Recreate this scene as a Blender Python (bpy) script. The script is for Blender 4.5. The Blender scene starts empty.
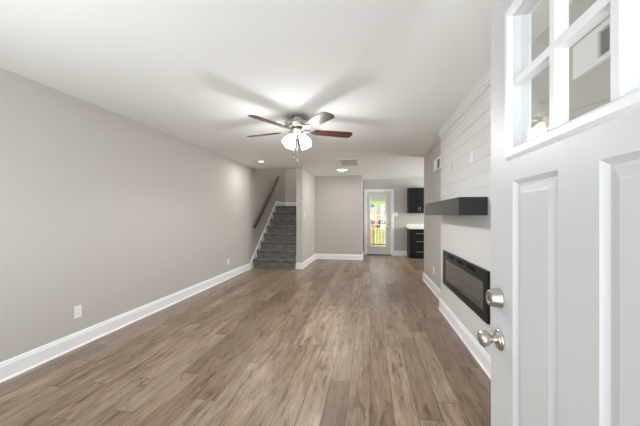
import bpy, bmesh, math, random
from mathutils import Vector, Matrix
random.seed(4)
PI = math.pi
C = bpy.context.scene.collection
S = bpy.context.scene

# ------------------------------------------------------------------ camera
F_PX, CAM_H, YAW = 284.0, 1.295, math.atan(49.7 / 284.0)
cam = bpy.data.cameras.new('camera')
cam.sensor_width = 36.0
cam.lens = F_PX / 640.0 * 36.0
cam.shift_y = 2.0 / 640.0
cam.clip_start = 0.02
co = bpy.data.objects.new('camera', cam)
co.location = (0, 0, CAM_H)
co.rotation_euler = (PI / 2, 0, YAW)
C.objects.link(co)
S.camera = co

# ------------------------------------------------------------------ sky, sun, daylight, exposure
w = bpy.data.worlds.new('sky')
S.world = w
w.use_nodes = True
wb = w.node_tree.nodes['Background']
wb.inputs[0].default_value = (0.86, 0.93, 1.0, 1)
wb.inputs[1].default_value = 0.95


def lamp(name, kind, loc, rot, energy, color=(1, 1, 1), **kw):
    d = bpy.data.lights.new(name, kind)
    d.energy = energy
    d.color = color
    for k, v in kw.items():
        setattr(d, k, v)
    o = bpy.data.objects.new(name, d)
    o.location = loc
    o.rotation_euler = rot
    C.objects.link(o)
    return o


lamp('sun', 'SUN', (0, 20, 20), (math.radians(40), 0, math.radians(-115)), 4.0, (1.0, 0.95, 0.86), angle=0.01)
# daylight by the front doorway, then added fill lamps from outside the view
lamp('front_door_daylight', 'AREA', (-0.02, -0.7, 1.35), (PI / 2 + 0.35, 0, 0), 9, (0.92, 0.96, 1.0), spread=math.radians(120), shape='RECTANGLE', size=1.1, size_y=2.1)
lamp('added_front_fill', 'AREA', (-1.6, 0.02, 1.35), (PI / 2 - 0.08, 0, 0), 37, (0.90, 0.95, 1.0), shape='RECTANGLE', size=1.35, size_y=1.35)  # added fill from behind the viewer, through an unseen window
lamp('added_side_fill', 'AREA', (0.815, 0.02, 1.2), (PI / 2 + 0.3, 0, 0), 14, (0.92, 0.96, 1.0), shape='RECTANGLE', size=0.34, size_y=1.7)  # added to brighten the wall behind the open door
lamp('added_kitchen_fill', 'AREA', (4.2, 7.8, 1.55), (PI / 2 + 0.5, 0, PI / 2), 115, (0.92, 0.96, 1.0), shape='RECTANGLE', size=1.55, size_y=1.05)  # added fill for the kitchen side, source out of view
lamp('added_upstairs_fill', 'AREA', (-2.28, 8.0, 4.8), (0, 0, 0), 20, (1.0, 0.95, 0.9), shape='RECTANGLE', size=0.9, size_y=2.0)  # added fill over the stairwell, no upstairs source in view

S.view_settings.view_transform = 'Standard'
S.view_settings.look = 'None'
S.view_settings.gamma = 1
S.view_settings.use_curve_mapping = False
S.view_settings.exposure = 0.64
try:
    S.cycles.use_denoising = True
    S.cycles.max_bounces = 10
    S.cycles.diffuse_bounces = 6
    S.cycles.glossy_bounces = 4
    S.cycles.transparent_max_bounces = 12
    S.cycles.sample_clamp_indirect = 2.5
    S.cycles.caustics_reflective = False
    S.cycles.blur_glossy = 0.5
    S.cycles.caustics_refractive = False
except Exception:
    pass

# ------------------------------------------------------------------ material helpers
def srgb(r, g, b):
    f = lambda c: (c / 255 / 12.92) if c / 255 <= 0.04045 else ((c / 255 + 0.055) / 1.055) ** 2.4
    return (f(r), f(g), f(b), 1)


def mat(name, col, rough=0.5, metal=0.0, spec=0.5, noise=0.0, nscale=20, bump=0.0, bscale=200, emit=None, emit_s=0):
    m = bpy.data.materials.new(name)
    m.use_nodes = True
    nt = m.node_tree
    b = nt.nodes['Principled BSDF']
    b.inputs['Base Color'].default_value = col
    b.inputs['Roughness'].default_value = rough
    b.inputs['Metallic'].default_value = metal
    b.inputs['Specular IOR Level'].default_value = spec
    g = nt.nodes.new('ShaderNodeNewGeometry')
    if noise > 0:
        n = nt.nodes.new('ShaderNodeTexNoise')
        n.inputs['Scale'].default_value = nscale
        n.inputs['Detail'].default_value = 4
        nt.links.new(g.outputs['Position'], n.inputs['Vector'])
        r = nt.nodes.new('ShaderNodeMix')
        r.data_type = 'RGBA'
        r.inputs[6].default_value = [c * (1 - noise) for c in col[:3]] + [1]
        r.inputs[7].default_value = [min(1, c * (1 + noise)) for c in col[:3]] + [1]
        nt.links.new(n.outputs['Fac'], r.inputs[0])
        nt.links.new(r.outputs[2], b.inputs['Base Color'])
    if bump > 0:
        n = nt.nodes.new('ShaderNodeTexNoise')
        n.inputs['Scale'].default_value = bscale
        n.inputs['Detail'].default_value = 3
        nt.links.new(g.outputs['Position'], n.inputs['Vector'])
        bp = nt.nodes.new('ShaderNodeBump')
        bp.inputs['Strength'].default_value = bump
        bp.inputs['Distance'].default_value = 0.002
        nt.links.new(n.outputs['Fac'], bp.inputs['Height'])
        nt.links.new(bp.outputs['Normal'], b.inputs['Normal'])
    if emit is not None:
        b.inputs['Emission Color'].default_value = emit
        b.inputs['Emission Strength'].default_value = emit_s
    return m


def glass_mat(name, tint=(0.97, 0.985, 0.98, 1), ior=1.5):
    m = bpy.data.materials.new(name)
    m.use_nodes = True
    nt = m.node_tree
    nt.nodes.clear()
    out = nt.nodes.new('ShaderNodeOutputMaterial')
    mix = nt.nodes.new('ShaderNodeMixShader')
    tr = nt.nodes.new('ShaderNodeBsdfTransparent')
    gl = nt.nodes.new('ShaderNodeBsdfGlossy')
    lw = nt.nodes.new('ShaderNodeLayerWeight')
    lw.inputs[0].default_value = 0.5
    pw = nt.nodes.new('ShaderNodeMath')
    pw.operation = 'POWER'
    pw.inputs[1].default_value = 5.0
    fr = nt.nodes.new('ShaderNodeMath')
    fr.operation = 'MULTIPLY_ADD'
    f0 = ((ior - 1) / (ior + 1)) ** 2
    fr.inputs[1].default_value = 1 - f0
    fr.inputs[2].default_value = f0
    nt.links.new(lw.outputs['Facing'], pw.inputs[0])
    nt.links.new(pw.outputs[0], fr.inputs[0])
    tr.inputs[0].default_value = tint
    gl.inputs['Roughness'].default_value = 0.0
    nt.links.new(fr.outputs[0], mix.inputs[0])
    nt.links.new(tr.outputs[0], mix.inputs[1])
    nt.links.new(gl.outputs[0], mix.inputs[2])
    nt.links.new(mix.outputs[0], out.inputs[0])
    return m


class N:
    """tiny node-graph helper"""
    def __init__(s, name):
        s.m = bpy.data.materials.new(name)
        s.m.use_nodes = True
        s.t = s.m.node_tree
        s.b = s.t.nodes['Principled BSDF']

    def put(s, sock, v):
        if isinstance(v, bpy.types.NodeSocket):
            s.t.links.new(v, sock)
        else:
            sock.default_value = v

    def math(s, op, a, b=0.0, c=None):
        n = s.t.nodes.new('ShaderNodeMath')
        n.operation = op
        s.put(n.inputs[0], a)
        s.put(n.inputs[1], b)
        if c is not None:
            s.put(n.inputs[2], c)
        return n.outputs[0]

    def xyz(s):
        g = s.t.nodes.new('ShaderNodeNewGeometry')
        q = s.t.nodes.new('ShaderNodeSeparateXYZ')
        s.t.links.new(g.outputs['Position'], q.inputs[0])
        return q.outputs[0], q.outputs[1], q.outputs[2]

    def vec(s, x, y, z):
        n = s.t.nodes.new('ShaderNodeCombineXYZ')
        for i, v in enumerate((x, y, z)):
            s.put(n.inputs[i], v)
        return n.outputs[0]

    def noise(s, v, scale=1, detail=4, rough=0.5, dist=0.0):
        n = s.t.nodes.new('ShaderNodeTexNoise')
        s.put(n.inputs['Vector'], v)
        n.inputs['Scale'].default_value = scale
        n.inputs['Detail'].default_value = detail
        n.inputs['Roughness'].default_value = rough
        n.inputs['Distortion'].default_value = dist
        return n.outputs['Fac']

    def white(s, v):
        n = s.t.nodes.new('ShaderNodeTexWhiteNoise')
        n.noise_dimensions = '3D'
        s.put(n.inputs['Vector'], v)
        return n.outputs['Value']

    def ramp(s, fac, stops):
        n = s.t.nodes.new('ShaderNodeValToRGB')
        e = n.color_ramp.elements
        while len(e) < len(stops):
            e.new(0.5)
        for i, (p, c) in enumerate(stops):
            e[i].position = p
            e[i].color = c
        s.put(n.inputs[0], fac)
        return n.outputs[0]

    def mix(s, fac, a, b, mode='MIX'):
        n = s.t.nodes.new('ShaderNodeMix')
        n.data_type = 'RGBA'
        n.blend_type = mode
        s.put(n.inputs[0], fac)
        s.put(n.inputs[6], a)
        s.put(n.inputs[7], b)
        return n.outputs[2]

    def bump(s, h, strength=0.3, dist=0.002):
        n = s.t.nodes.new('ShaderNodeBump')
        n.inputs['Strength'].default_value = strength
        n.inputs['Distance'].default_value = dist
        s.put(n.inputs['Height'], h)
        s.t.links.new(n.outputs[0], s.b.inputs['Normal'])


def floor_mat():
    k = N('vinyl_plank')
    x, y, z = k.xyz()
    W, L = 0.152, 1.22
    u = k.math('DIVIDE', k.math('ADD', x, 10.03), W)
    ix = k.math('FLOOR', u)
    fx = k.math('FRACT', u)
    off = k.white(k.vec(ix, 3.7, 0.5))
    v = k.math('ADD', k.math('DIVIDE', k.math('ADD', y, 5.0), L), k.math('MULTIPLY', off, 7.0))
    iy = k.math('FLOOR', v)
    fy = k.math('FRACT', v)
    r1 = k.white(k.vec(ix, iy, 0.3))
    r2 = k.white(k.vec(ix, iy, 9.3))
    tone = k.ramp(r1, [(0.0, srgb(110, 91, 73)), (0.3, srgb(128, 108, 88)), (0.55, srgb(139, 119, 98)),
                       (0.8, srgb(151, 131, 110)), (1.0, srgb(127, 112, 97))])
    ro = k.math('MULTIPLY', r2, 40.0)
    gv = k.vec(k.math('ADD', k.math('MULTIPLY', x, 20.0), ro), k.math('ADD', k.math('MULTIPLY', y, 3.0), ro), r1)
    grain = k.noise(gv, 1.0, 7, 0.66, 0.35)
    fv = k.vec(k.math('ADD', k.math('MULTIPLY', x, 95.0), ro), k.math('ADD', k.math('MULTIPLY', y, 6.0), ro), r1)
    fine = k.noise(fv, 1.0, 4, 0.6)
    col = k.mix(1.0, tone, k.ramp(grain, [(0.34, (0.46, 0.43, 0.40, 1)), (0.45, (0.92, 0.91, 0.90, 1)), (0.56, (1.10, 1.11, 1.12, 1)), (0.66, (1.36, 1.40, 1.46, 1))]), 'MULTIPLY')
    col = k.mix(1.0, col, k.ramp(fine, [(0.3, (0.76, 0.75, 0.74, 1)), (0.7, (1.2, 1.2, 1.21, 1))]), 'MULTIPLY')
    # knots and darker weathered streaks
    kv = k.vec(k.math('ADD', k.math('MULTIPLY', x, 11.0), ro), k.math('ADD', k.math('MULTIPLY', y, 2.6), ro), 2.0)
    knot = k.noise(kv, 1.0, 5, 0.6, 1.2)
    kf = k.ramp(knot, [(0.56, (0, 0, 0, 1)), (0.68, (1, 1, 1, 1))])
    col = k.mix(k.math('MULTIPLY', kf, 0.75), col, srgb(84, 66, 52))
    # grey wash patches
    wash = k.noise(k.vec(k.math('MULTIPLY', x, 3.0), k.math('MULTIPLY', y, 0.8), r1), 1.6, 3)
    col = k.mix(k.math('MULTIPLY', k.ramp(wash, [(0.42, (0, 0, 0, 1)), (0.7, (1, 1, 1, 1))]), 0.45), col, srgb(143, 126, 108))
    ex = k.math('MINIMUM', fx, k.math('SUBTRACT', 1.0, fx))
    ey = k.math('MINIMUM', fy, k.math('SUBTRACT', 1.0, fy))
    seam = k.math('MAXIMUM', k.math('LESS_THAN', ex, 0.015), k.math('LESS_THAN', ey, 0.0024))
    col = k.mix(k.math('MULTIPLY', seam, 0.85), col, srgb(84, 70, 58))
    k.put(k.b.inputs['Base Color'], col)
    k.put(k.b.inputs['Roughness'], k.math('ADD', 0.25, k.math('MULTIPLY', grain, 0.14)))
    k.b.inputs['Specular IOR Level'].default_value = 0.5
    k.bump(k.math('SUBTRACT', k.math('MULTIPLY', grain, 0.5), seam), 0.25, 0.0015)
    return k.m


def carpet_mat():
    k = N('striated_carpet')
    x, y, z = k.xyz()
    zz = k.math('ADD', z, y)
    s1 = k.noise(k.vec(k.math('MULTIPLY', x, 5.0), k.math('MULTIPLY', zz, 62.0), 0.0), 1.0, 3, 0.6)
    s2 = k.noise(k.vec(x, y, z), 260, 2)
    f = k.math('ADD', k.math('MULTIPLY', s1, 0.75), k.math('MULTIPLY', s2, 0.25))
    k.put(k.b.inputs['Base Color'], k.ramp(f, [(0.3, srgb(78, 74, 72)), (0.5, srgb(112, 108, 104)), (0.68, srgb(158, 153, 147))]))
    k.b.inputs['Roughness'].default_value = 0.95
    k.b.inputs['Specular IOR Level'].default_value = 0.1
    k.bump(f, 0.6, 0.004)
    return k.m


def wood_mat(name, dark, light, axis='y', rough=0.4, spec=0.5):
    k = N(name)
    g = k.t.nodes.new('ShaderNodeTexCoord')
    q = k.t.nodes.new('ShaderNodeSeparateXYZ')
    k.t.links.new(g.outputs['Object'], q.inputs[0])
    x, y, z = q.outputs
    sc = {'x': (2, 40, 40), 'y': (40, 2, 40), 'z': (40, 40, 2)}[axis]
    n = k.noise(k.vec(*[k.math('MULTIPLY', a, s) for a, s in zip((x, y, z), sc)]), 1.0, 5, 0.6, 0.5)
    k.put(k.b.inputs['Base Color'], k.ramp(n, [(0.3, dark), (0.7, light)]))
    k.b.inputs['Roughness'].default_value = rough
    k.b.inputs['Specular IOR Level'].default_value = spec
    return k.m


def grass_mat(name, a, b):
    k = N(name)
    x, y, z = k.xyz()
    n = k.noise(k.vec(x, y, z), 1.3, 6, 0.65)
    k.put(k.b.inputs['Base Color'], k.ramp(n, [(0.35, a), (0.65, b)]))
    k.b.inputs['Roughness'].default_value = 0.9
    k.b.inputs['Specular IOR Level'].default_value = 0.1
    return k.m


M = {
    'wall': mat('greige_wall_paint', srgb(190, 185, 179), 0.7, spec=0.25, noise=0.012, nscale=3, bump=0.04, bscale=320),
    'ceil': mat('ceiling_paint', srgb(240, 239, 237), 0.85, spec=0.15, bump=0.18, bscale=180),
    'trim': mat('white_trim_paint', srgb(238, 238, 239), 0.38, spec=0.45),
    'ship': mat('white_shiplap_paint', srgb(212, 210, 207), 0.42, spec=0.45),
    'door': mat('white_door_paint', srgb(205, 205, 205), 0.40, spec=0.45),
    'floor': floor_mat(),
    'carpet': carpet_mat(),
    'mantel': wood_mat('espresso_mantel_wood', srgb(23, 22, 25), srgb(32, 30, 32), 'y', 0.27),
    'rail': wood_mat('dark_rail_wood', srgb(58, 42, 32), srgb(84, 62, 48), 'y', 0.4),
    'blade': wood_mat('walnut_blade_wood', srgb(50, 32, 26), srgb(92, 58, 44), 'x', 0.4),
    'nickel': mat('brushed_nickel', srgb(205, 198, 188), 0.28, 1.0),
    'nickel_dark': mat('dark_satin_nickel', srgb(150, 144, 136), 0.35, 1.0),  # plain darker nickel for brackets, key cylinder and patio hinges
    'black': mat('black_gloss_frame', srgb(20, 20, 22), 0.3, spec=0.22),
    'hollow': mat('firebox_screen', srgb(146, 144, 141), 0.6, noise=0.35, nscale=14),
    'crystal': mat('smoky_crystal', srgb(150, 148, 146), 0.25, spec=0.7, noise=0.5, nscale=60),
    'plastic': mat('white_plastic', srgb(236, 236, 234), 0.35),
    'slot': mat('dark_slot', srgb(70, 68, 66), 0.6),
    'duct': mat('grey_duct', srgb(150, 148, 145), 0.6),
    'hole': mat('dark_vent_hole', srgb(6, 6, 7), 0.8, spec=0.1),
    'grey': mat('pale_grey_filter', srgb(205, 204, 201), 0.8),
    'cab': wood_mat('black_cabinet_paint', srgb(16, 15, 18), srgb(23, 22, 26), 'z', 0.4, 0.25),
    'counter': mat('white_quartz', srgb(232, 230, 226), 0.2, noise=0.05, nscale=14),
    'glass': glass_mat('clear_glass'),
    'fireglass': glass_mat('fireplace_glass', (0.80, 0.80, 0.80, 1), 1.5),
    'shade': mat('lit_frosted_glass', (0.95, 0.93, 0.9, 1), 0.5, emit=(1.0, 0.97, 0.93, 1), emit_s=3.2),
    'bulb': mat('lit_bulb', (1, 1, 1, 1), 0.5, emit=(1.0, 0.93, 0.82, 1), emit_s=5.0),
    'lens': mat('lit_lens', (1, 1, 1, 1), 0.5, emit=(1.0, 0.98, 0.95, 1), emit_s=6.0),
    'louver': mat('vent_louver', srgb(226, 225, 222), 0.5),
    'pine': wood_mat('deck_pine', srgb(186, 150, 96), srgb(226, 196, 142), 'z', 0.7, 0.2),
    'pineboard': wood_mat('deck_pine_boards', srgb(170, 138, 92), srgb(214, 184, 132), 'y', 0.75, 0.2),
    'pale_wood': wood_mat('weathered_fence_wood', srgb(196, 188, 178), srgb(232, 226, 218), 'z', 0.8, 0.2),
    'clay': grass_mat('orange_clay', srgb(196, 118, 82), srgb(226, 180, 146)),
    'stone': mat('dark_stone', srgb(66, 70, 84), 0.8, noise=0.5, nscale=6),
    'grass': grass_mat('lawn_grass', srgb(128, 142, 88), srgb(172, 180, 122)),
    'hill': grass_mat('hill_grass', srgb(112, 142, 82), srgb(146, 170, 108)),
    'leaf': grass_mat('bush_leaf', srgb(52, 84, 36), srgb(96, 130, 62)),
    'concrete': mat('porch_concrete', srgb(190, 188, 184), 0.85, noise=0.08, nscale=9),
    'siding': mat('white_vinyl', srgb(235, 235, 235), 0.5),
    'rubber': mat('dark_threshold', srgb(86, 80, 76), 0.5),
}

for k_ in ('bulb', 'lens'):
    M[k_].cycles.emission_sampling = 'NONE'

# ------------------------------------------------------------------ mesh helpers
ORG = {}


def box(bm, x0, x1, y0, y1, z0, z1, bev=0.0, seg=2, mi=0):
    r = bmesh.ops.create_cube(bm, size=1.0)
    vs = r['verts']
    for v in vs:
        v.co = Vector((x0 + (v.co.x + .5) * (x1 - x0), y0 + (v.co.y + .5) * (y1 - y0), z0 + (v.co.z + .5) * (z1 - z0)))
    fs = {f for v in vs for f in v.link_faces}
    for f in fs:
        f.material_index = mi
    if bev > 0:
        es = list({e for v in vs for e in v.link_edges})
        rr = bmesh.ops.bevel(bm, geom=es, offset=bev, segments=seg, profile=0.5, affect='EDGES')
        for f in rr['faces']:
            f.material_index = mi
    return bm


def nb():
    return bmesh.new()


def B(*a, **k):
    return box(nb(), *a, **k)


def lathe(bm, prof, origin, axis=(0, 0, 1), n=32, caps=True):
    """prof: (radius, distance along axis)"""
    ax = Vector(axis).normalized()
    t = ax.orthogonal().normalized()
    b = ax.cross(t)
    o = Vector(origin)
    rings = []
    for r, h in prof:
        rings.append([bm.verts.new(o + ax * h + (t * math.cos(2 * PI * i / n) + b * math.sin(2 * PI * i / n)) * max(r, 1e-5)) for i in range(n)])
    for a, c in zip(rings, rings[1:]):
        for i in range(n):
            f = bm.faces.new((a[i], a[(i + 1) % n], c[(i + 1) % n], c[i]))
            f.smooth = True
    if caps:
        bm.faces.new(rings[0][::-1])
        bm.faces.new(rings[-1])
    return bm


def prism(bm, poly, d0, d1, axis='x'):
    """poly in the plane across the axis: x -> (y,z), y -> (x,z), z -> (x,y)"""
    def P(p, d):
        return {'x': (d, p[0], p[1]), 'y': (p[0], d, p[1]), 'z': (p[0], p[1], d)}[axis]
    a = [bm.verts.new(P(p, d0)) for p in poly]
    c = [bm.verts.new(P(p, d1)) for p in poly]
    n = len(poly)
    bm.faces.new(a)
    bm.faces.new(c[::-1])
    for i in range(n):
        bm.faces.new((a[i], a[(i + 1) % n], c[(i + 1) % n], c[i]))
    return bm


def sweep(bm, path, prof, z=0.0):
    """profile (offset to the path's own right side, height) along a mitred path in plan"""
    pts = [Vector((p[0], p[1])) for p in path]
    rings = []
    for i, p in enumerate(pts):
        d0 = (p - pts[i - 1]).normalized() if i else None
        d1 = (pts[i + 1] - p).normalized() if i < len(pts) - 1 else None
        if d0 is None:
            d0 = d1
        if d1 is None:
            d1 = d0
        n0, n1 = Vector((d0.y, -d0.x)), Vector((d1.y, -d1.x))
        mt = (n0 + n1).normalized()
        mt = mt / max(0.2, mt.dot(n0))
        rings.append([bm.verts.new((p.x + mt.x * o, p.y + mt.y * o, z + h)) for o, h in prof])
    m = len(prof)
    for a, c in zip(rings, rings[1:]):
        for j in range(m):
            bm.faces.new((a[j], a[(j + 1) % m], c[(j + 1) % m], c[j]))
    bm.faces.new(rings[0])
    bm.faces.new(rings[-1][::-1])
    return bm


def tube(bm, pts, r, n=10):
    pts = [Vector(p) for p in pts]
    rings = []
    ref = None
    for i, p in enumerate(pts):
        d = (pts[min(i + 1, len(pts) - 1)] - pts[max(i - 1, 0)]).normalized()
        if ref is None:
            ref = d.orthogonal().normalized()
        t = (ref - d * ref.dot(d)).normalized()
        b = d.cross(t)
        ref = t
        rings.append([bm.verts.new(p + (t * math.cos(2 * PI * k / n) + b * math.sin(2 * PI * k / n)) * r) for k in range(n)])
    for a, c in zip(rings, rings[1:]):
        for k in range(n):
            f = bm.faces.new((a[k], a[(k + 1) % n], c[(k + 1) % n], c[k]))
            f.smooth = True
    bm.faces.new(rings[0][::-1])
    bm.faces.new(rings[-1])
    return bm


def obj(name, bm, m, parent=None, loc=None, local=False):
    """link a mesh; coordinates are the world's unless local; the origin follows the parent thing or loc"""
    o0 = Vector((0, 0, 0))
    if parent is not None:
        o0 = ORG[parent.name]
    elif loc is not None:
        o0 = Vector(loc)
    if not local:
        bmesh.ops.translate(bm, verts=bm.verts, vec=-o0)
    bmesh.ops.recalc_face_normals(bm, faces=bm.faces)
    me = bpy.data.meshes.new(name)
    bm.to_mesh(me)
    bm.free()
    for x in (m if isinstance(m, (list, tuple)) else [m]):
        me.materials.append(x)
    o = bpy.data.objects.new(name, me)
    C.objects.link(o)
    if parent is not None:
        o.parent = parent
    elif loc is not None:
        o.location = loc
    ORG[o.name] = o0
    return o


def tag(o, label=None, cat=None, group=None, kind=None):
    if label: o['label'] = label
    if cat: o['category'] = cat
    if group: o['group'] = group
    if kind: o['kind'] = kind
    return o


def thing(name, label, cat, loc=(0, 0, 0), group=None, kind=None, rz=0):
    o = bpy.data.objects.new(name, None)
    o.empty_display_size = 0.1
    o.location = loc
    o.rotation_euler = (0, 0, rz)
    C.objects.link(o)
    ORG[o.name] = Vector(loc)
    return tag(o, label, cat, group, kind)


def struct(name, bm, m):
    return tag(obj(name, bm, m), kind='structure')


def kids(o):
    return [c for c in bpy.data.objects if c.parent == o]


def dup(o, loc, rz, label):
    def cp(a, par):
        c = a.copy()
        C.objects.link(c)
        c.parent = par
        for ch in kids(a):
            cp(ch, c)
        return c
    r = cp(o, None)
    r.location = loc
    r.rotation_euler = (0, 0, rz)
    r['label'] = label
    return r


def holes(bm, axis, t0, t1, u0, u1, v0, v1, hs):
    """slab across axis between t0 and t1 with rectangular holes (u0,u1,v0,v1): x -> u=y v=z, y -> u=x v=z, z -> u=x v=y"""
    us = sorted({u0, u1, *[h[0] for h in hs], *[h[1] for h in hs]})
    vs = sorted({v0, v1, *[h[2] for h in hs], *[h[3] for h in hs]})
    inside = lambda a, b: any(h[0] < a < h[1] and h[2] < b < h[3] for h in hs)
    solid = [[not inside((us[i] + us[i + 1]) / 2, (vs[j] + vs[j + 1]) / 2) for j in range(len(vs) - 1)] for i in range(len(us) - 1)]
    cache = {}

    def V(i, j, t):
        if (i, j, t) not in cache:
            u, v = us[i], vs[j]
            cache[(i, j, t)] = bm.verts.new({'x': (t, u, v), 'y': (u, t, v), 'z': (u, v, t)}[axis])
        return cache[(i, j, t)]
    for i in range(len(us) - 1):
        for j in range(len(vs) - 1):
            if not solid[i][j]:
                continue
            for t in (t0, t1):
                bm.faces.new([V(i, j, t), V(i + 1, j, t), V(i + 1, j + 1, t), V(i, j + 1, t)])
            for di, dj, a, b in ((-1, 0, (0, 0), (0, 1)), (1, 0, (1, 0), (1, 1)), (0, -1, (0, 0), (1, 0)), (0, 1, (0, 1), (1, 1))):
                ii, jj = i + di, j + dj
                if not (0 <= ii < len(us) - 1 and 0 <= jj < len(vs) - 1 and solid[ii][jj]):
                    bm.faces.new([V(i + a[0], j + a[1], t0), V(i + b[0], j + b[1], t0), V(i + b[0], j + b[1], t1), V(i + a[0], j + a[1], t1)])
    return bm


# ------------------------------------------------------------------ the room shell
XL, XR, XB = -2.825, 1.068, 0.962       # long wall, opposite wall, chimney bump face
YF, YE = 0.24, 5.95                     # inner face of front wall, end of the wall with the fireplace
SX0, SX1, DX = -2.825, -1.745, -1.60    # stairwell, dividing wall
YD, YB, YK, YS = 6.655, 8.275, 9.37, 9.30
HC = 2.44
BY0, BY1 = 2.28, 4.13

struct('floor', B(-2.945, 4.12, 0.02, 9.49, -0.12, 0.0), M['floor'])
cb = holes(nb(), 'z', HC, 2.70, -2.945, 4.12, 0.10, 9.49, [(SX0 - 0.06, SX1 + 0.06, 6.79, YS + 0.06)])
struct('ceiling', cb, M['ceil'])
struct('ceiling_upper', B(-2.945, -1.60, 6.67, 9.42, 4.9, 5.0), M['ceil'])
wl = B(-2.945, XL, 0.10, 9.42, 0.0, HC)
box(wl, -2.945, XL, 6.67, 9.42, HC, 4.9)
struct('wall_left', wl, M['wall'])
struct('wall_right', B(XR, 1.19, YF, YE, 0, HC), M['wall'])
struct('wall_kitchen_front', B(1.19, 4.12, YE - 0.12, YE, 0, HC), M['wall'])
struct('wall_kitchen_right', holes(nb(), 'x', 4.0, 4.12, YE, 9.49, 0, HC, [(7.0, 8.6, 1.0, 2.1)]), M['wall'])
struct('wall_kitchen_back', holes(nb(), 'y', YK, 9.49, -0.34, 4.0, 0, HC, [(-0.105, 0.69, 0.0, 2.055)]), M['wall'])
struct('wall_front', holes(nb(), 'y', 0.10, YF, XL, 1.19, 0, HC, [(-0.475, 0.475, 0, 2.06), (-2.3, -0.9, 0.65, 2.05), (0.64, 0.99, 0.3, 2.05)]), M['wall'])
ws = B(SX1, DX, YD, YS, 0, HC)
box(ws, SX1, DX, 6.79, YS, HC, 4.9)
struct('wall_stair', ws, M['wall'])
struct('wall_back', B(DX, -0.34, YB, YB + 0.12, 0, HC), M['wall'])
struct('wall_return', B(-0.34, -0.22, YB, YK, 0, HC), M['wall'])
struct('wall_stair_back', B(XL, DX, YS, 9.42, 0, 4.9), M['wall'])
struct('wall_upper_front', B(SX0, SX1, 6.67, 6.79, 2.70, 4.9), M['wall'])

# chimney bump: smooth board below the shelf, grooved boards above it
fb = B(XB + 0.006, XR, BY0 + 0.006, BY1 - 0.006, 0, HC)
box(fb, XB, XB + 0.006, BY0, BY1, 0, 1.537 - 0.003)
z = 1.537
while z < HC - 0.02:
    box(fb, XB, XB + 0.006, BY0, BY1, z + 0.001, min(z + 0.1245 - 0.001, HC), bev=0.0012, seg=1)
    z += 0.1245
for a, b in ((BY0, BY0 + 0.006), (BY1 - 0.006, BY1)):
    box(fb, XB + 0.006, XR, a, b, 0, HC)
struct('wall_fireplace', fb, M['ship'])

BASE = [(0, 0), (0.026, 0), (0.026, 0.007), (0.022, 0.014), (0.015, 0.019), (0.015, 0.116), (0.011, 0.126), (0.009, 0.140), (0.004, 0.150), (0, 0.150)]
struct('baseboard_left', sweep(nb(), [(XL, YF), (XL, 6.40)], BASE), M['trim'])
struct('baseboard_right', sweep(nb(), [(4.0, YE), (XR, YE), (XR, BY1), (XB, BY1), (XB, BY0), (XR, BY0), (XR, YF)], BASE), M['trim'])
struct('baseboard_back', sweep(nb(), [(SX1, 6.70), (SX1, YD), (DX, YD), (DX, YB), (-0.22, YB), (-0.22, YK - 0.02)], BASE), M['trim'])
struct('baseboard_kitchen', sweep(nb(), [(0.775, YK), (1.165, YK)], BASE), M['trim'])
# crown on the bump
CROWN = [(0, 0), (0.010, 0), (0.012, 0.022), (0.018, 0.030), (0.018, 0.062), (0.026, 0.076), (0.036, 0.095), (0, 0.095)]
struct('trim_1', sweep(nb(), [(XR, BY1), (XB, BY1), (XB, BY0), (XR, BY0)], CROWN, HC - 0.095), M['ship'])

# ------------------------------------------------------------------ stairs
RUN, R1, RISE, Y1 = 0.244, 0.22, 0.193, 6.565
st = thing('staircase', 'grey striated carpeted staircase rising between the long wall and the dividing wall', 'stairs', ((SX0 + SX1) / 2, Y1, 0), kind='thing')
for k in range(8):
    y0, z1 = Y1 + RUN * k, R1 + RISE * k
    z0 = 0.0 if k == 0 else z1 - RISE
    y1 = y0 + RUN + 0.03 if k < 7 else YS - 0.001
    prof = [(y0, z0), (y0, z1 - 0.045)]
    for a in range(7):
        t = -PI / 2 - PI * a / 6
        prof.append((y0 - 0.016 + 0.02 * math.cos(t), z1 - 0.02 + 0.02 * math.sin(t)))
    prof += [(y1, z1), (y1, z0)]
    if k < 7:
        prof[-2:] = [(y0 + RUN + 0.001, z1), (y0 + RUN + 0.001, z0)]
    p = prism(nb(), prof, SX0 + 0.021, SX1 - 0.021)
    obj('step' if k < 7 else 'landing', p, M['carpet'], st)
sk = lambda x0, x1: prism(nb(), [(6.40, 0), (6.40, 0.150), (8.37, 1.722), (8.37, 0.9), (7.2, 0)], x0, x1)
struct('trim_2', sk(SX0, SX0 + 0.02), M['trim'])
struct('trim_3', prism(nb(), [(6.70, 0), (6.70, 0.30), (8.37, 1.64), (8.37, 0.9), (7.2, 0)], SX1 - 0.02, SX1), M['trim'])
struct('baseboard_landing', sweep(nb(), [(SX0, 8.37), (SX0, YS), (SX1, YS)], [(0, 0), (0.015, 0), (0.015, 0.12), (0.006, 0.148), (0, 0.15)], R1 + RISE * 7), M['trim'])

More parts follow.
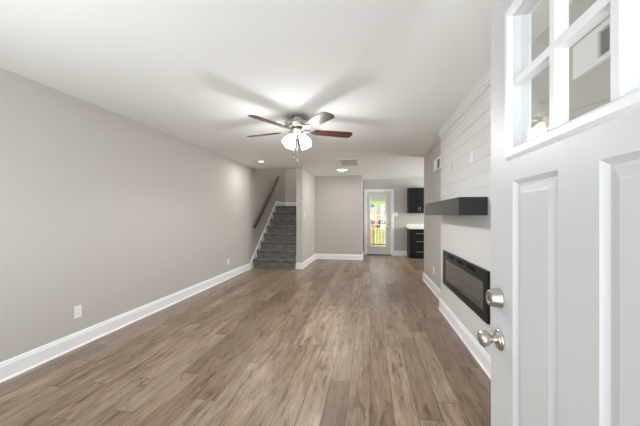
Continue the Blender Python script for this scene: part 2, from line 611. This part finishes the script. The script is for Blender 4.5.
hr = thing('handrail', 'dark brown wooden handrail slanting up the wall over the carpeted stairs', 'handrail', (XL, 7.4, 1.7))
a, b = Vector((XL + 0.075, 6.50, 1.005)), Vector((XL + 0.075, 8.33, 2.455))
d = (b - a).normalized()
up = Vector((0, -d.z, d.y))
rb = nb()
sec = [(-0.02, -0.04), (0.02, -0.04), (0.024, -0.02), (0.024, 0.02), (0.018, 0.036), (0.008, 0.042), (-0.008, 0.042), (-0.018, 0.036), (-0.024, 0.02), (-0.024, -0.02)]
ra = [rb.verts.new(a + Vector((u, 0, 0)) + up * v) for u, v in sec]
rc = [rb.verts.new(b + Vector((u, 0, 0)) + up * v) for u, v in sec]
rb.faces.new(ra); rb.faces.new(rc[::-1])
for i in range(len(sec)):
    rb.faces.new((ra[i], ra[(i + 1) % len(sec)], rc[(i + 1) % len(sec)], rc[i]))
obj('rail', rb, M['rail'], hr)
for t in (0.12, 0.5, 0.88):
    p = a.lerp(b, t) - up * 0.04
    q = nb()
    lathe(q, [(0.024, 0), (0.022, 0.006)], (XL, p.y, p.z - 0.05), (1, 0, 0), 16)
    tube(q, [(XL + 0.004, p.y, p.z - 0.05), (XL + 0.05, p.y, p.z - 0.045), (XL + 0.072, p.y, p.z - 0.02), (XL + 0.075, p.y, p.z + 0.004)], 0.006, 8)
    tag(obj('bracket', q, M['nickel_dark'], hr), 'metal rail bracket')

# ------------------------------------------------------------------ front door (opened flat along the room) and its frame
DF, DB = 0.44, 0.485
DY0, DY1, DZ0, DZ1 = 0.252, 1.140, 0.012, 2.04
GY0, GY1, GZ0, GZ1 = 0.424, 0.976, 1.505, 1.915
panels = [(0.418, 0.638, 0.235, 1.402), (0.762, 0.977, 0.235, 1.402)]
dr = thing('door_1', 'open white front door with six small panes and two tall raised panels', 'door', (DB, DY0, 0), kind='structure')
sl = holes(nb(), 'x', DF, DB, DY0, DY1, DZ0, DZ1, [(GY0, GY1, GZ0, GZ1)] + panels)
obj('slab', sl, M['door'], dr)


def panel_mesh(y0, y1, z0, z1, xf, sgn):
    """sunk and raised door panel: rings of (inset, depth)"""
    bm = nb()
    rings = [(0.0, 0.0), (0.004, 0.004), (0.012, 0.011), (0.020, 0.011), (0.038, 0.004), (0.042, 0.003)]
    R = []
    for ins, dep in rings:
        x = xf + sgn * dep
        R.append([bm.verts.new((x, y, zz)) for y, zz in ((y0 + ins, z0 + ins), (y1 - ins, z0 + ins), (y1 - ins, z1 - ins), (y0 + ins, z1 - ins))])
    for p, q in zip(R, R[1:]):
        for i in range(4):
            bm.faces.new((p[i], p[(i + 1) % 4], q[(i + 1) % 4], q[i]))
    bm.faces.new(R[-1])
    return bm


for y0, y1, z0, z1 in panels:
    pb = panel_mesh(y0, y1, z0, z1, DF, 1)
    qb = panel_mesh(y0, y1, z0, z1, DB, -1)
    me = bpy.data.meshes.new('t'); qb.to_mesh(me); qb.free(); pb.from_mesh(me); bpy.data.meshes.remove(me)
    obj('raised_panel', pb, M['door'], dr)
# frame around the panes, both faces
fr = nb()
for xa, xb, s in ((DF - 0.012, DF + 0.012, -1), (DB - 0.012, DB + 0.012, 1)):
    o, i = 0.036, 0.0
    pr = [(0, 0), (0.004, 0.006), (0.010, 0.012), (0.026, 0.012), (0.034, 0.004), (0.036, -0.008)]
    xf = DF if s < 0 else DB
    R = []
    for ins, pj in pr:
        R.append([fr.verts.new((xf + s * pj, y, zz)) for y, zz in ((GY0 - o + ins, GZ0 - o + ins), (GY1 + o - ins, GZ0 - o + ins), (GY1 + o - ins, GZ1 + o - ins), (GY0 - o + ins, GZ1 + o - ins))])
    for p, q in zip(R, R[1:]):
        for k in range(4):
            fr.faces.new((p[k], p[(k + 1) % 4], q[(k + 1) % 4], q[k]))
obj('pane_frame', fr, M['trim'], dr)
mu = nb()
pitch = (GY1 - GY0) / 3
for k in (1, 2):
    box(mu, DF + 0.004, DF + 0.036, GY0 + pitch * k - 0.0125, GY0 + pitch * k + 0.0125, GZ0, GZ1, bev=0.004)
zm = (GZ0 + GZ1) / 2
box(mu, DF + 0.0042, DF + 0.0358, GY0, GY1, zm - 0.0125, zm + 0.0125, bev=0.004)
obj('pane_muntin', mu, M['trim'], dr)
gx = DF + 0.020
for k in range(3):
    for z0, z1 in ((GZ0, zm), (zm, GZ1)):
        obj('pane', B(gx - 0.003, gx + 0.003, GY0 + pitch * k + 0.012, GY0 + pitch * (k + 1) - 0.012, z0 + 0.01, z1 - 0.01), M['glass'], dr)


def knob_prof(s=1.0):
    return [(0.033, 0.0), (0.034, 0.003), (0.031, 0.007), (0.020, 0.011), (0.0125, 0.014), (0.0115, 0.026), (0.014, 0.030), (0.0225, 0.035),
            (0.0265, 0.042), (0.0275, 0.050), (0.0265, 0.057), (0.022, 0.063), (0.012, 0.067), (0.0, 0.068)]


KY, KZ, BZ = 1.068, 0.867, 1.009
for sx, x in ((-1, DF), (1, DB)):
    kn = obj('knob', lathe(nb(), knob_prof()[2:], (x, KY, KZ), (sx, 0, 0), 40), M['nickel'], dr)
    tag(kn, 'brushed nickel round door knob')
    obj('rosette', lathe(nb(), [(0.036, 0), (0.036, 0.003), (0.032, 0.007), (0.02, 0.010), (0.0, 0.010)], (x, KY, KZ), (sx, 0, 0), 40), M['nickel'], kn)
dbm = lathe(nb(), [(0.034, 0), (0.034, 0.004), (0.0325, 0.006), (0.0275, 0.032), (0.0255, 0.0345), (0.016, 0.0345), (0.015, 0.031), (0.0, 0.031)], (DF, KY, BZ), (-1, 0, 0), 40)
dbo = tag(obj('deadbolt', dbm, M['nickel'], dr), 'brushed nickel deadbolt collar')
kc = lathe(nb(), [(0.0105, 0), (0.0105, 0.005), (0.0, 0.005)], (DF - 0.030, KY, BZ), (-1, 0, 0), 24)
obj('key_cylinder', kc, M['nickel_dark'], dbo)
obj('keyhole', B(DF - 0.0362, DF - 0.0345, KY - 0.001, KY + 0.001, BZ - 0.006, BZ + 0.006), M['slot'], dbo)
tl = nb()
lathe(tl, [(0.032, 0), (0.030, 0.008), (0.0, 0.008)], (DB, KY, BZ), (1, 0, 0), 32)
box(tl, DB + 0.008, DB + 0.026, KY - 0.004, KY + 0.004, BZ - 0.016, BZ + 0.016, bev=0.002)
obj('thumb_turn', tl, M['nickel'], dr)
ep = nb()
gx = (DF + DB) / 2
for zz in (KZ, BZ):
    box(ep, gx - 0.012, gx + 0.012, DY1 - 0.001, DY1 + 0.0015, zz - 0.028, zz + 0.028, bev=0.0005, seg=1)
obj('latch_plate', ep, M['nickel'], dr)
for zz in (0.25, 1.02, 1.80):
    obj('hinge', lathe(nb(), [(0.007, -0.05), (0.007, 0.05)], (DB + 0.004, DY0 - 0.002, zz), (0, 0, 1), 14), M['nickel'], dr)
# frame of the front doorway
jb = nb()
for x0, x1 in ((-0.475, -0.455), (0.455, 0.475)):
    box(jb, x0, x1, 0.10, YF, 0, 2.06)
box(jb, -0.455, 0.455, 0.10, YF, 2.045, 2.06)
for x0, x1 in ((-0.55, -0.463),):
    box(jb, x0, x1, YF, YF + 0.016, 0, 2.05)
box(jb, -0.55, 0.55, YF, YF + 0.016, 2.05, 2.13)
box(jb, 0.52, 0.60, YF, YF + 0.016, 0.0, 2.05)
struct('trim_4', jb, M['trim'])

# added unseen windows for the fill lamps (behind the viewer and round the corner)
def window(name, axis, t, u0, u1, v0, v1):
    r = thing(name, None, None, kind='structure')
    f = nb(); g = nb()
    def bx(bm, ua, ub, va, vb, ta, tb):
        if axis == 'y': box(bm, ua, ub, ta, tb, va, vb)
        else: box(bm, ta, tb, ua, ub, va, vb)
    for ua, ub, va, vb in ((u0, u0 + .05, v0, v1), (u1 - .05, u1, v0, v1), (u0 + .05, u1 - .05, v0, v0 + .05), (u0 + .05, u1 - .05, v1 - .05, v1), (u0 + .05, u1 - .05, (v0 + v1) / 2 - .02, (v0 + v1) / 2 + .02)):
        bx(f, ua, ub, va, vb, t - .03, t + .03)
    bx(g, u0 + .05, u1 - .05, v0 + .05, v1 - .05, t - .003, t + .003)
    obj('window_frame', f, M['siding'], r)
    obj('pane', g, M['glass'], r)


window('added_window_1', 'y', 0.16, -2.3, -0.9, 0.65, 2.05)
window('added_window_3', 'y', 0.16, 0.64, 0.99, 0.3, 2.05)  # narrow opening added to light the wall behind the door
window('added_window_2', 'x', 4.07, 7.0, 8.6, 1.0, 2.1)

# ------------------------------------------------------------------ patio door at the far end
pd = thing('door_2', 'closed white patio door with one tall glass pane at the far end', 'door', (0.29, YK, 0), kind='structure')
PX0, PX1, PY0, PY1 = -0.090, 0.675, YK + 0.02, YK + 0.065
LX0, LX1, LZ0, LZ1 = 0.025, 0.495, 0.295, 1.885
obj('slab', holes(nb(), 'y', PY0, PY1, PX0, PX1, 0.02, 2.04, [(LX0, LX1, LZ0, LZ1)]), M['door'], pd)
fr = nb()
for y, s in ((PY0, -1), (PY1, 1)):
    R = []
    for ins, pj in [(0, 0), (0.004, 0.010), (0.022, 0.012), (0.032, 0.003), (0.034, -0.010)]:
        o = 0.032
        R.append([fr.verts.new((x, y + s * pj, zz)) for x, zz in ((LX0 - o + ins, LZ0 - o + ins), (LX1 + o - ins, LZ0 - o + ins), (LX1 + o - ins, LZ1 + o - ins), (LX0 - o + ins, LZ1 + o - ins))])
    for p, q in zip(R, R[1:]):
        for k in range(4):
            fr.faces.new((p[k], p[(k + 1) % 4], q[(k + 1) % 4], q[k]))
obj('pane_frame', fr, M['trim'], pd)
obj('pane', B(LX0, LX1, PY0 + 0.014, PY0 + 0.018, LZ0, LZ1), M['glass'], pd)
bl = B(LX0 + 0.004, LX1 - 0.004, PY0 + 0.021, PY0 + 0.04, LZ1 - 0.085, LZ1 - 0.002)
for k in range(9):
    box(bl, LX0 + 0.01, LX1 - 0.01, PY0 + 0.022, PY0 + 0.039, LZ1 - 0.093 - 0.006 * k, LZ1 - 0.089 - 0.006 * k)
tag(obj('raised_blind', bl, M['plastic'], pd), 'white blind drawn up to the top of the pane')
k2 = tag(obj('knob', lathe(nb(), knob_prof()[2:], (0.603, PY0, 0.875), (0, -1, 0), 24), M['nickel'], pd), 'brushed nickel round knob')
obj('rosette', lathe(nb(), [(0.036, 0), (0.034, 0.006), (0, 0.008)], (0.603, PY0, 0.875), (0, -1, 0), 24), M['nickel'], k2)
obj('deadbolt', lathe(nb(), [(0.033, 0), (0.030, 0.012), (0, 0.014)], (0.603, PY0, 1.005), (0, -1, 0), 24), M['nickel'], pd)
for zz in (0.25, 0.95, 1.80):
    obj('hinge', lathe(nb(), [(0.007, -0.05), (0.007, 0.05)], (PX0 - 0.006, PY0 - 0.006, zz), (0, 0, 1), 12), M['nickel_dark'], pd)
obj('threshold', B(-0.105, 0.69, YK - 0.03, YK + 0.11, 0.0, 0.022, bev=0.004), M['rubber'], pd)
cs = nb()
CP = [(0, 0), (0.075, 0), (0.075, 0.006), (0.062, 0.017), (0.012, 0.012), (0.0, 0.008)]
box(cs, -0.180, -0.100, YK - 0.018, YK, 0, 2.055, bev=0.004)
box(cs, 0.685, 0.765, YK - 0.018, YK, 0, 2.055, bev=0.004)
box(cs, -0.180, 0.765, YK - 0.018, YK, 2.055, 2.125, bev=0.004)
box(cs, -0.105, -0.096, YK, YK + 0.12, 0, 2.055)
box(cs, 0.681, 0.690, YK, YK + 0.12, 0, 2.055)
box(cs, -0.096, 0.681, YK, YK + 0.12, 2.046, 2.055)
struct('trim_5', cs, M['trim'])

# ------------------------------------------------------------------ fireplace and shelf
FY0, FY1, FZ0, FZ1 = 2.505, 3.925, 0.408, 0.838
XFp = XB - 0.022
fp = thing('fireplace', 'black wall-hung electric fireplace with glass front under the floating shelf', 'fireplace', (XB, (FY0 + FY1) / 2, FZ0))
IY0, IY1, IZ0, IZ1 = FY0 + 0.085, FY1 - 0.085, FZ0 + 0.075, FZ1 - 0.105
fbm = holes(nb(), 'x', XFp, XB - 0.001, FY0, FY1, FZ0, FZ1, [(IY0, IY1, IZ0, IZ1)])
obj('frame', fbm, M['black'], fp)
ub = B(XB - 0.004, XB - 0.0015, IY0, IY1, IZ0, IZ1)
obj('screen_back', ub, M['hollow'], fp)
obj('glass_front', B(XFp + 0.002, XFp + 0.005, IY0, IY1, IZ0, IZ1), M['fireglass'], fp)
for k in range(3):
    yc = FY0 + (FY1 - FY0) * (0.27 + 0.23 * k)
    v = nb()
    for j in range(4):
        box(v, XFp - 0.002, XFp + 0.001, yc - 0.11, yc + 0.11, FZ1 - 0.058 + 0.010 * j, FZ1 - 0.053 + 0.010 * j)
    obj('vent', v, M['hole'], fp)
cr = nb()
for i in range(170):
    s = random.uniform(0.006, 0.012)
    x = XFp + 0.012
    y = random.uniform(IY0 + 0.02, IY1 - 0.02)
    zz = IZ0 + 0.004 + random.random() ** 2 * 0.045
    r = bmesh.ops.create_icosphere(cr, subdivisions=1, radius=1.0)
    mt = Matrix.Translation((x, y, zz)) @ Matrix.Rotation(random.uniform(0, 6), 4, 'X') @ Matrix.Diagonal((0.005, s * random.uniform(.8, 2.2), s, 1))
    bmesh.ops.transform(cr, matrix=mt, verts=r['verts'])
tag(obj('ember_bed', cr, M['crystal'], fp), 'bed of grey crystals behind the glass', kind='stuff')

ms = thing('mantel_shelf', 'thick espresso wood floating mantel shelf on the white shiplap wall', 'shelf', (XB, 3.29, 1.295))
obj('shelf_beam', B(0.736, XB - 0.0005, 2.55, 4.03, 1.293, 1.446, bev=0.003), M['mantel'], ms)

# ------------------------------------------------------------------ ceiling fan
FX, FYc = -0.826, 3.2
fan = thing('ceiling_fan', 'brushed nickel ceiling fan with five dark walnut blades and four lit shades', 'ceiling fan', (FX, FYc, HC))
obj('canopy', lathe(nb(), [(0.066, 2.44), (0.066, 2.395), (0.060, 2.385), (0.045, 2.383)], (FX, FYc, 0), n=40), M['nickel'], fan)
obj('motor_housing', lathe(nb(), [(0.045, 2.392), (0.085, 2.385), (0.125, 2.375), (0.140, 2.362), (0.142, 2.325), (0.136, 2.312), (0.110, 2.300), (0.080, 2.292), (0.06, 2.290)], (FX, FYc, 0), n=48), M['nickel'], fan)
obj('switch_housing', lathe(nb(), [(0.06, 2.292), (0.066, 2.286), (0.088, 2.280), (0.088, 2.268), (0.058, 2.260), (0.052, 2.225), (0.046, 2.212), (0.020, 2.200), (0.010, 2.182), (0.0, 2.180)], (FX, FYc, 0), n=40), M['nickel'], fan)
for k in range(5):
    th = math.radians(15 + 72 * k) + YAW
    bl = nb()
    # blade outline along +x, blunt slightly flared end
    out = [(0.200, -0.052), (0.225, -0.058), (0.62, -0.070), (0.650, -0.062), (0.668, -0.040), (0.672, 0.0), (0.668, 0.040), (0.650, 0.062), (0.62, 0.070), (0.225, 0.058), (0.200, 0.052)]
    prism(bl, out, -0.003, 0.003, 'z')
    T = Matrix.Translation((FX, FYc, 2.268)) @ Matrix.Rotation(th, 4, 'Z') @ Matrix.Rotation(math.radians(-12), 4, 'X')
    bo = obj('blade', bl, M['blade'], fan, local=True)
    bo.matrix_local = Matrix.Translation(-Vector((FX, FYc, HC))) @ T
    ORG[bo.name] = Vector((0, 0, 0))
    ib = nb()
    prism(ib, [(0.205, -0.038), (0.235, -0.030), (0.275, 0.0), (0.235, 0.030), (0.205, 0.038), (0.160, 0.014), (0.075, 0.018), (0.075, -0.018), (0.160, -0.014)], -0.010, -0.0035, 'z')
    io = obj('blade_iron', ib, M['nickel'], bo, local=True)
for k in range(4):
    th = math.radians(45 + 90 * k) + YAW
    dx, dy = math.cos(th), math.sin(th)
    P = lambda r, zz: (FX + dx * r, FYc + dy * r, zz)
    arm = obj('light_arm', tube(nb(), [P(0.03, 2.225), P(0.06, 2.222), P(0.078, 2.205), P(0.083, 2.188)], 0.011, 10), M['nickel'], fan)
    ax = Vector((dx * 0.56, dy * 0.56, -0.83)).normalized()
    o = Vector(P(0.078, 2.205))
    sh = lathe(nb(), [(0.022, 0.0), (0.030, 0.010), (0.043, 0.035), (0.056, 0.070), (0.063, 0.100), (0.065, 0.125), (0.062, 0.125), (0.060, 0.100), (0.053, 0.070), (0.040, 0.035), (0.026, 0.012), (0.018, 0.004)], o, ax, 32, caps=False)
    so = tag(obj('lamp_shade', sh, M['shade'], fan), 'glowing frosted glass bell shade')
    obj('bulb', lathe(nb(), [(0.0, 0.02), (0.014, 0.025), (0.014, 0.045), (0.026, 0.065), (0.030, 0.085), (0.024, 0.104), (0.0, 0.112)], o, ax, 20, caps=False), M['bulb'], so)
    pl = o + ax * 0.124
    lamp('fan_bulb_light', 'POINT', pl, (0, 0, 0), 14, (0.95, 0.98, 1.0), shadow_soft_size=0.056)
    lamp('fan_bulb_beam', 'SPOT', pl, (0, 0, 0), 8, (0.95, 0.98, 1.0), shadow_soft_size=0.03, spot_size=math.radians(165), spot_blend=0.35)
for q, (dx, dy, zl) in enumerate(((-0.035, -0.03, 1.965), (0.012, -0.05, 1.925))):
    ch = obj('pull_chain', tube(nb(), [(FX + dx, FYc + dy, 2.215), (FX + dx, FYc + dy, zl)], 0.0022, 6), M['nickel'], fan)
    obj('fob', lathe(nb(), [(0.0, 0.0), (0.006, 0.003), (0.008, 0.014), (0.005, 0.026), (0.0, 0.028)], (FX + dx, FYc + dy, zl - 0.026), n=12), M['rail'], ch)

# ------------------------------------------------------------------ ceiling fittings
def disc_light(name, label, x, y, r, energy):
    t = thing(name, label, 'ceiling light', (x, y, HC))
    obj('trim_ring', lathe(nb(), [(r + 0.022, HC), (r + 0.020, HC - 0.010), (r, HC - 0.014), (r, HC - 0.004)], (x, y, 0), n=40, caps=False), M['plastic'], t)
    obj('diffuser', lathe(nb(), [(r, HC - 0.010), (r * 0.7, HC - 0.015), (0, HC - 0.017)], (x, y, 0), n=40, caps=False), M['lens'], t)
    lamp(name + '_glow', 'AREA', (x, y, HC - 0.03), (0, 0, 0), energy, (1.0, 0.97, 0.92), shape='DISK', size=r * 1.8)


disc_light('ceiling_light', 'round lit disc light flush on the ceiling between the return grille and the far wall', -0.69, 7.16, 0.125, 9)
disc_light('recessed_light', 'small round recessed light in the ceiling in front of the stairwell', -2.27, 5.72, 0.05, 6)

vg = thing('return_grille', 'white rectangular louvered return air grille flush on the ceiling', 'vent', (-0.44, 6.2, HC))
VX0, VX1, VY0, VY1 = -0.66, -0.23, 5.80, 6.62
f = nb()
for x0, x1, y0, y1 in ((VX0, VX1, VY0, VY0 + .04), (VX0, VX1, VY1 - .04, VY1), (VX0, VX0 + .04, VY0 + .04, VY1 - .04), (VX1 - .04, VX1, VY0 + .04, VY1 - .04)):
    box(f, x0, x1, y0, y1, HC - 0.012, HC, bev=0.003)
obj('grille_frame', f, M['plastic'], vg)
obj('grille_back', B(VX0 + .04, VX1 - .04, VY0 + .04, VY1 - .04, HC - 0.002, HC - 0.0005), M['grey'], vg)
l = nb()
nl = 12
for k in range(nl):
    x = VX0 + 0.05 + (VX1 - VX0 - 0.1) * k / (nl - 1)
    prism(l, [(x - 0.013, HC - 0.003), (x + 0.011, HC - 0.011), (x + 0.012, HC - 0.010), (x - 0.012, HC - 0.002)], VY0 + .04, VY1 - .04, 'y')
obj('louver', l, M['louver'], vg)

# ------------------------------------------------------------------ wall plates
def make_outlet(name, label, loc, rz):
    """local: on a wall in the plane y=0, facing -y"""
    t = thing(name, label, 'outlet', loc, 'electrical outlets', rz=rz)
    obj('cover_plate', B(-0.0355, 0.0355, -0.006, 0, -0.0585, 0.0585, bev=0.003), M['plastic'], t, local=True)
    for s in (-1, 1):
        r = B(-0.017, 0.017, -0.008, -0.005, s * 0.0195 - 0.014, s * 0.0195 + 0.014, bev=0.002)
        for sx in (-1, 1):
            box(r, sx * 0.0065 - 0.001, sx * 0.0065 + 0.001, -0.0085, -0.0079, s * 0.0195 - 0.004, s * 0.0195 + 0.006, mi=1)
        obj('receptacle', r, [M['plastic'], M['slot']], t, local=True)
    return t


o1 = make_outlet('electrical_outlet', 'white duplex outlet low on the long greige wall, large in the near half', (XL, 2.337, 0.345), PI / 2)
dup(o1, (XL, 5.34, 0.345), PI / 2, 'small white outlet low on the long greige wall, just before the stairs')
dup(o1, (XR, 5.05, 0.36), -PI / 2, 'white outlet low on the greige wall beyond the fireplace')
dup(o1, (DX, 7.98, 0.35), PI / 2, 'white outlet low on the dividing wall beside the staircase')
dup(o1, (XB, 2.92, 1.848), -PI / 2, 'white outlet set in the shiplap above the mantel shelf, the nearer of two plates')
cv = thing('cable_plate', 'white cable plate in the shiplap above the mantel, further from the door', 'wall plate', (XB, 3.60, 1.87), rz=-PI / 2)
obj('cover_plate', B(-0.0355, 0.0355, -0.006, 0, -0.0585, 0.0585, bev=0.003), M['ship'], cv, local=True)
obj('cable_port', lathe(nb(), [(0.006, 0.005), (0.006, 0.014), (0.0, 0.014)], (0, 0, 0), (0, -1, 0), 14), M['nickel'], cv, local=True)


def make_switch(label, loc, rz, gangs):
    t = thing('light_switch', label, 'light switch', loc, rz=rz)
    hw = 0.0355 + 0.023 * (gangs - 1)
    obj('cover_plate', B(-hw, hw, -0.006, 0, -0.0585, 0.0585, bev=0.003), M['plastic'], t, local=True)
    for g in range(gangs):
        cx = (g - (gangs - 1) / 2) * 0.046
        obj('rocker', prism(nb(), [(-0.005, -0.033), (-0.007, -0.033), (-0.011, 0.033), (-0.005, 0.033)], cx - 0.0165, cx + 0.0165), M['plastic'], t, local=True)


make_switch('white wall switch on the end of the dividing wall by the stairs', (DX, 6.90, 1.295), PI / 2, 1)
make_switch('white double wall switch beside the patio door', (0.826, YK, 1.31), 0, 2)


def register(label, y0, y1, z0, z1, g0, g1):
    t = thing('air_register', label, 'vent', (XR, (y0 + y1) / 2, z0))
    obj('cover', holes(nb(), 'x', XR - 0.022, XR, y0, y1, z0, z1, [(g0, g1, z0 + 0.025, z1 - 0.025)]), M['plastic'], t)
    obj('register_back', B(XR - 0.004, XR - 0.001, g0, g1, z0 + 0.025, z1 - 0.025), M['duct'], t)
    l = nb()
    n = 7
    for k in range(n):
        zz = z0 + 0.03 + (z1 - z0 - 0.07) * k / (n - 1)
        prism(l, [(XR - 0.020, zz), (XR - 0.018, zz), (XR - 0.006, zz + 0.010), (XR - 0.008, zz + 0.010)], g0, g1, 'y')
    obj('louver', l, M['louver'], t)


register('white wall register high on the wall behind the open front door, seen through its panes', 1.30, 1.69, 2.0, 2.17, 1.46, 1.53)
register('white wall register high on the greige wall just past the fireplace', 4.42, 4.97, 2.0, 2.19, 4.55, 4.77)

# ------------------------------------------------------------------ kitchen corner
CX0, CX1, CYF = 1.167, 1.80, 8.75
bc = thing('base_cabinet', 'black base cabinet with three bar-handled drawers under the white countertop', 'cabinet', ((CX0 + CX1) / 2, 9.06, 0))
obj('body', B(CX0, CX1, CYF + 0.02, YK - 0.001, 0.09, 0.878, bev=0.002), M['cab'], bc)
obj('toe_kick', B(CX0 + 0.01, CX1 - 0.01, CYF + 0.08, YK - 0.02, 0.0, 0.09), M['cab'], bc)
for z0, z1, hz in ((0.100, 0.345, 0.205), (0.352, 0.615, 0.510), (0.622, 0.868, 0.745)):
    dw = nb()
    box(dw, CX0 + 0.012, CX1 - 0.006, CYF, CYF + 0.0195, z0, z1, bev=0.003)
    d_ = obj('drawer', dw, M['cab'], bc)
    h = nb()
    tube(h, [(CX0 + 0.17, CYF - 0.03, hz), (CX1 - 0.16, CYF - 0.03, hz)], 0.006, 10)
    for x in (CX0 + 0.20, CX1 - 0.19):
        tube(h, [(x, CYF - 0.03, hz), (x, CYF + 0.002, hz)], 0.004, 8)
    tag(obj('handle', h, M['nickel'], d_), 'brushed nickel bar handle')
ct = thing('countertop', 'white quartz countertop with short backsplash on the black base cabinet', 'countertop', ((CX0 + CX1) / 2, 9.06, 0.878))
obj('slab', B(CX0 - 0.03, CX1 + 0.01, CYF - 0.025, YK - 0.001, 0.8785, 0.918, bev=0.003), M['counter'], ct)
obj('backsplash', B(CX0 - 0.03, CX1 + 0.01, YK - 0.021, YK - 0.001, 0.918, 1.015, bev=0.002), M['counter'], ct)
uc = thing('wall_cabinet', 'black upper cabinet hung on the kitchen wall above the countertop', 'cabinet', ((CX0 + CX1) / 2, 9.2, 1.36))
obj('body', B(CX0 + 0.004, CX1, 9.04, YK - 0.001, 1.355, 2.125, bev=0.002), M['cab'], uc)
for x0, x1, hx in ((CX0 + 0.006, (CX0 + CX1) / 2 - 0.002, -1), ((CX0 + CX1) / 2 + 0.002, CX1 - 0.002, 1)):
    dm = holes(nb(), 'y', 9.02, 9.0395, x0, x1, 1.357, 2.122, [(x0 + 0.05, x1 - 0.05, 1.41, 2.07)])
    box(dm, x0 + 0.05, x1 - 0.05, 9.028, 9.0395, 1.41, 2.07)
    d_ = obj('door', dm, M['cab'], uc)
    hx_ = x1 - 0.025 if hx < 0 else x0 + 0.025
    obj('handle', tube(nb(), [(hx_, 9.02, 1.42), (hx_, 8.992, 1.425), (hx_, 8.992, 1.535), (hx_, 9.02, 1.54)], 0.005, 8), M['nickel'], d_)

# ------------------------------------------------------------------ outdoors: front porch, deck, yard
struct('floor_porch', B(-3.2, 2.4, -2.6, 0.015, -0.14, -0.01), M['concrete'])
dk = nb()
yy = 9.50
while yy < 11.7:
    box(dk, -2.0, 3.2, yy, yy + 0.137, -0.075, -0.035, bev=0.003, seg=1)
    yy += 0.142
struct('floor_deck', dk, M['pineboard'])
rl = thing('deck_railing', 'yellow pine deck railing with square balusters outside the patio door', 'railing', (0.6, 11.62, -0.035))
obj('top_rail', B(-1.95, 3.15, 11.54, 11.68, 0.865, 0.905, bev=0.004), M['pineboard'], rl)
obj('upper_rail', B(-1.95, 3.15, 11.60, 11.638, 0.775, 0.863, bev=0.003), M['pineboard'], rl)
obj('lower_rail', B(-1.95, 3.15, 11.60, 11.638, 0.085, 0.150, bev=0.003), M['pineboard'], rl)
for x in (-1.8, 0.15, 1.95):
    obj('post', B(x - 0.045, x + 0.045, 11.64, 11.73, -0.6, 0.864, bev=0.003), M['pine'], rl)
x = -1.70
while x < 3.1:
    obj('baluster', B(x - 0.018, x + 0.018, 11.564, 11.599, 0.06, 0.864, bev=0.002, seg=1), M['pine'], rl)
    x += 0.117


def terrain(name, rows, m, x0=-22, x1=40, nx=40, amp=0.05):
    bm = nb()
    rnd = random.Random(7)
    g = []
    for y, zz in rows:
        g.append([bm.verts.new((x0 + (x1 - x0) * i / nx, y, zz + rnd.uniform(-amp, amp))) for i in range(nx + 1)])
    for p, q in zip(g, g[1:]):
        for i in range(nx):
            bm.faces.new((p[i], p[i + 1], q[i + 1], q[i])).smooth = True
    bot = [(y, -4) for y, _ in rows]
    return struct(name, bm, m)


terrain('ground', [(9.5, -0.75), (12.5, -0.62), (17, -0.25), (22, 0.2), (26.2, 0.5)], M['grass'], amp=0.03)
terrain('ground_bank', [(26.2, 0.45), (26.6, 0.80), (29, 1.05), (32, 1.35), (35, 1.6)], M['clay'], amp=0.05)
terrain('hill', [(34.6, 1.55), (42, 2.3), (55, 3.8), (75, 6.4), (105, 11.0)], M['hill'], -60, 90, amp=0.15)
rnd = random.Random(3)
x = -3.0
while x < 10:
    s = rnd.uniform(0.36, 0.5)
    r = nb()
    bmesh.ops.create_icosphere(r, subdivisions=2, radius=1.0)
    for v in r.verts:
        v.co *= 1 + rnd.uniform(-0.14, 0.10)
    bmesh.ops.transform(r, matrix=Matrix.Translation((x, 26.2 + rnd.uniform(-.1, .1), 0.62)) @ Matrix.Diagonal((s, 0.3, 0.26 + rnd.uniform(0, .06), 1)), verts=r.verts)
    tag(obj('boulder', r, M['stone'], loc=(x, 26.2, 0.4)), 'dark boulder in the row along the foot of the orange clay bank', 'rock', 'boulders edging the clay bank')
    x += s + 0.62
fe = thing('privacy_fence', 'pale weathered board fence along the top of the clay bank', 'fence', (3, 34.2, 1.5))
x = -8.0
pk = nb()
while x < 18:
    box(pk, x, x + 0.14, 34.0, 34.02, 1.35, 2.22 + rnd.uniform(-.01, .01))
    x += 0.146
obj('fence_board', pk, M['pale_wood'], fe)
for zz in (1.65, 2.05):
    obj('fence_rail', B(-8, 18, 34.021, 34.06, zz, zz + 0.09), M['pale_wood'], fe)
x = -8.0
while x <= 18:
    obj('fence_post', B(x, x + 0.1, 34.061, 34.16, 1.2, 2.25), M['pale_wood'], fe)
    x += 2.6
bu = thing('bush', 'round dark green bush on the grass hill behind the pale fence', 'bush', (0.2, 40, 2.0))
fl = nb()
for i in range(260):
    a, e, rr = rnd.uniform(0, 2 * PI), math.asin(rnd.uniform(-.4, 1)), rnd.uniform(.6, 1.0)
    p = Vector((0.2 + math.cos(a) * math.cos(e) * rr * 0.5, 40 + math.sin(a) * math.cos(e) * rr * 0.5, 2.45 + math.sin(e) * rr * 0.38))
    r = bmesh.ops.create_icosphere(fl, subdivisions=1, radius=rnd.uniform(.05, .10))
    bmesh.ops.translate(fl, vec=p, verts=r['verts'])
obj('foliage', fl, M['leaf'], bu)
obj('stem', tube(nb(), [(0.2, 40, 1.95), (0.21, 40, 2.45)], 0.04, 8), M['pine'], bu)
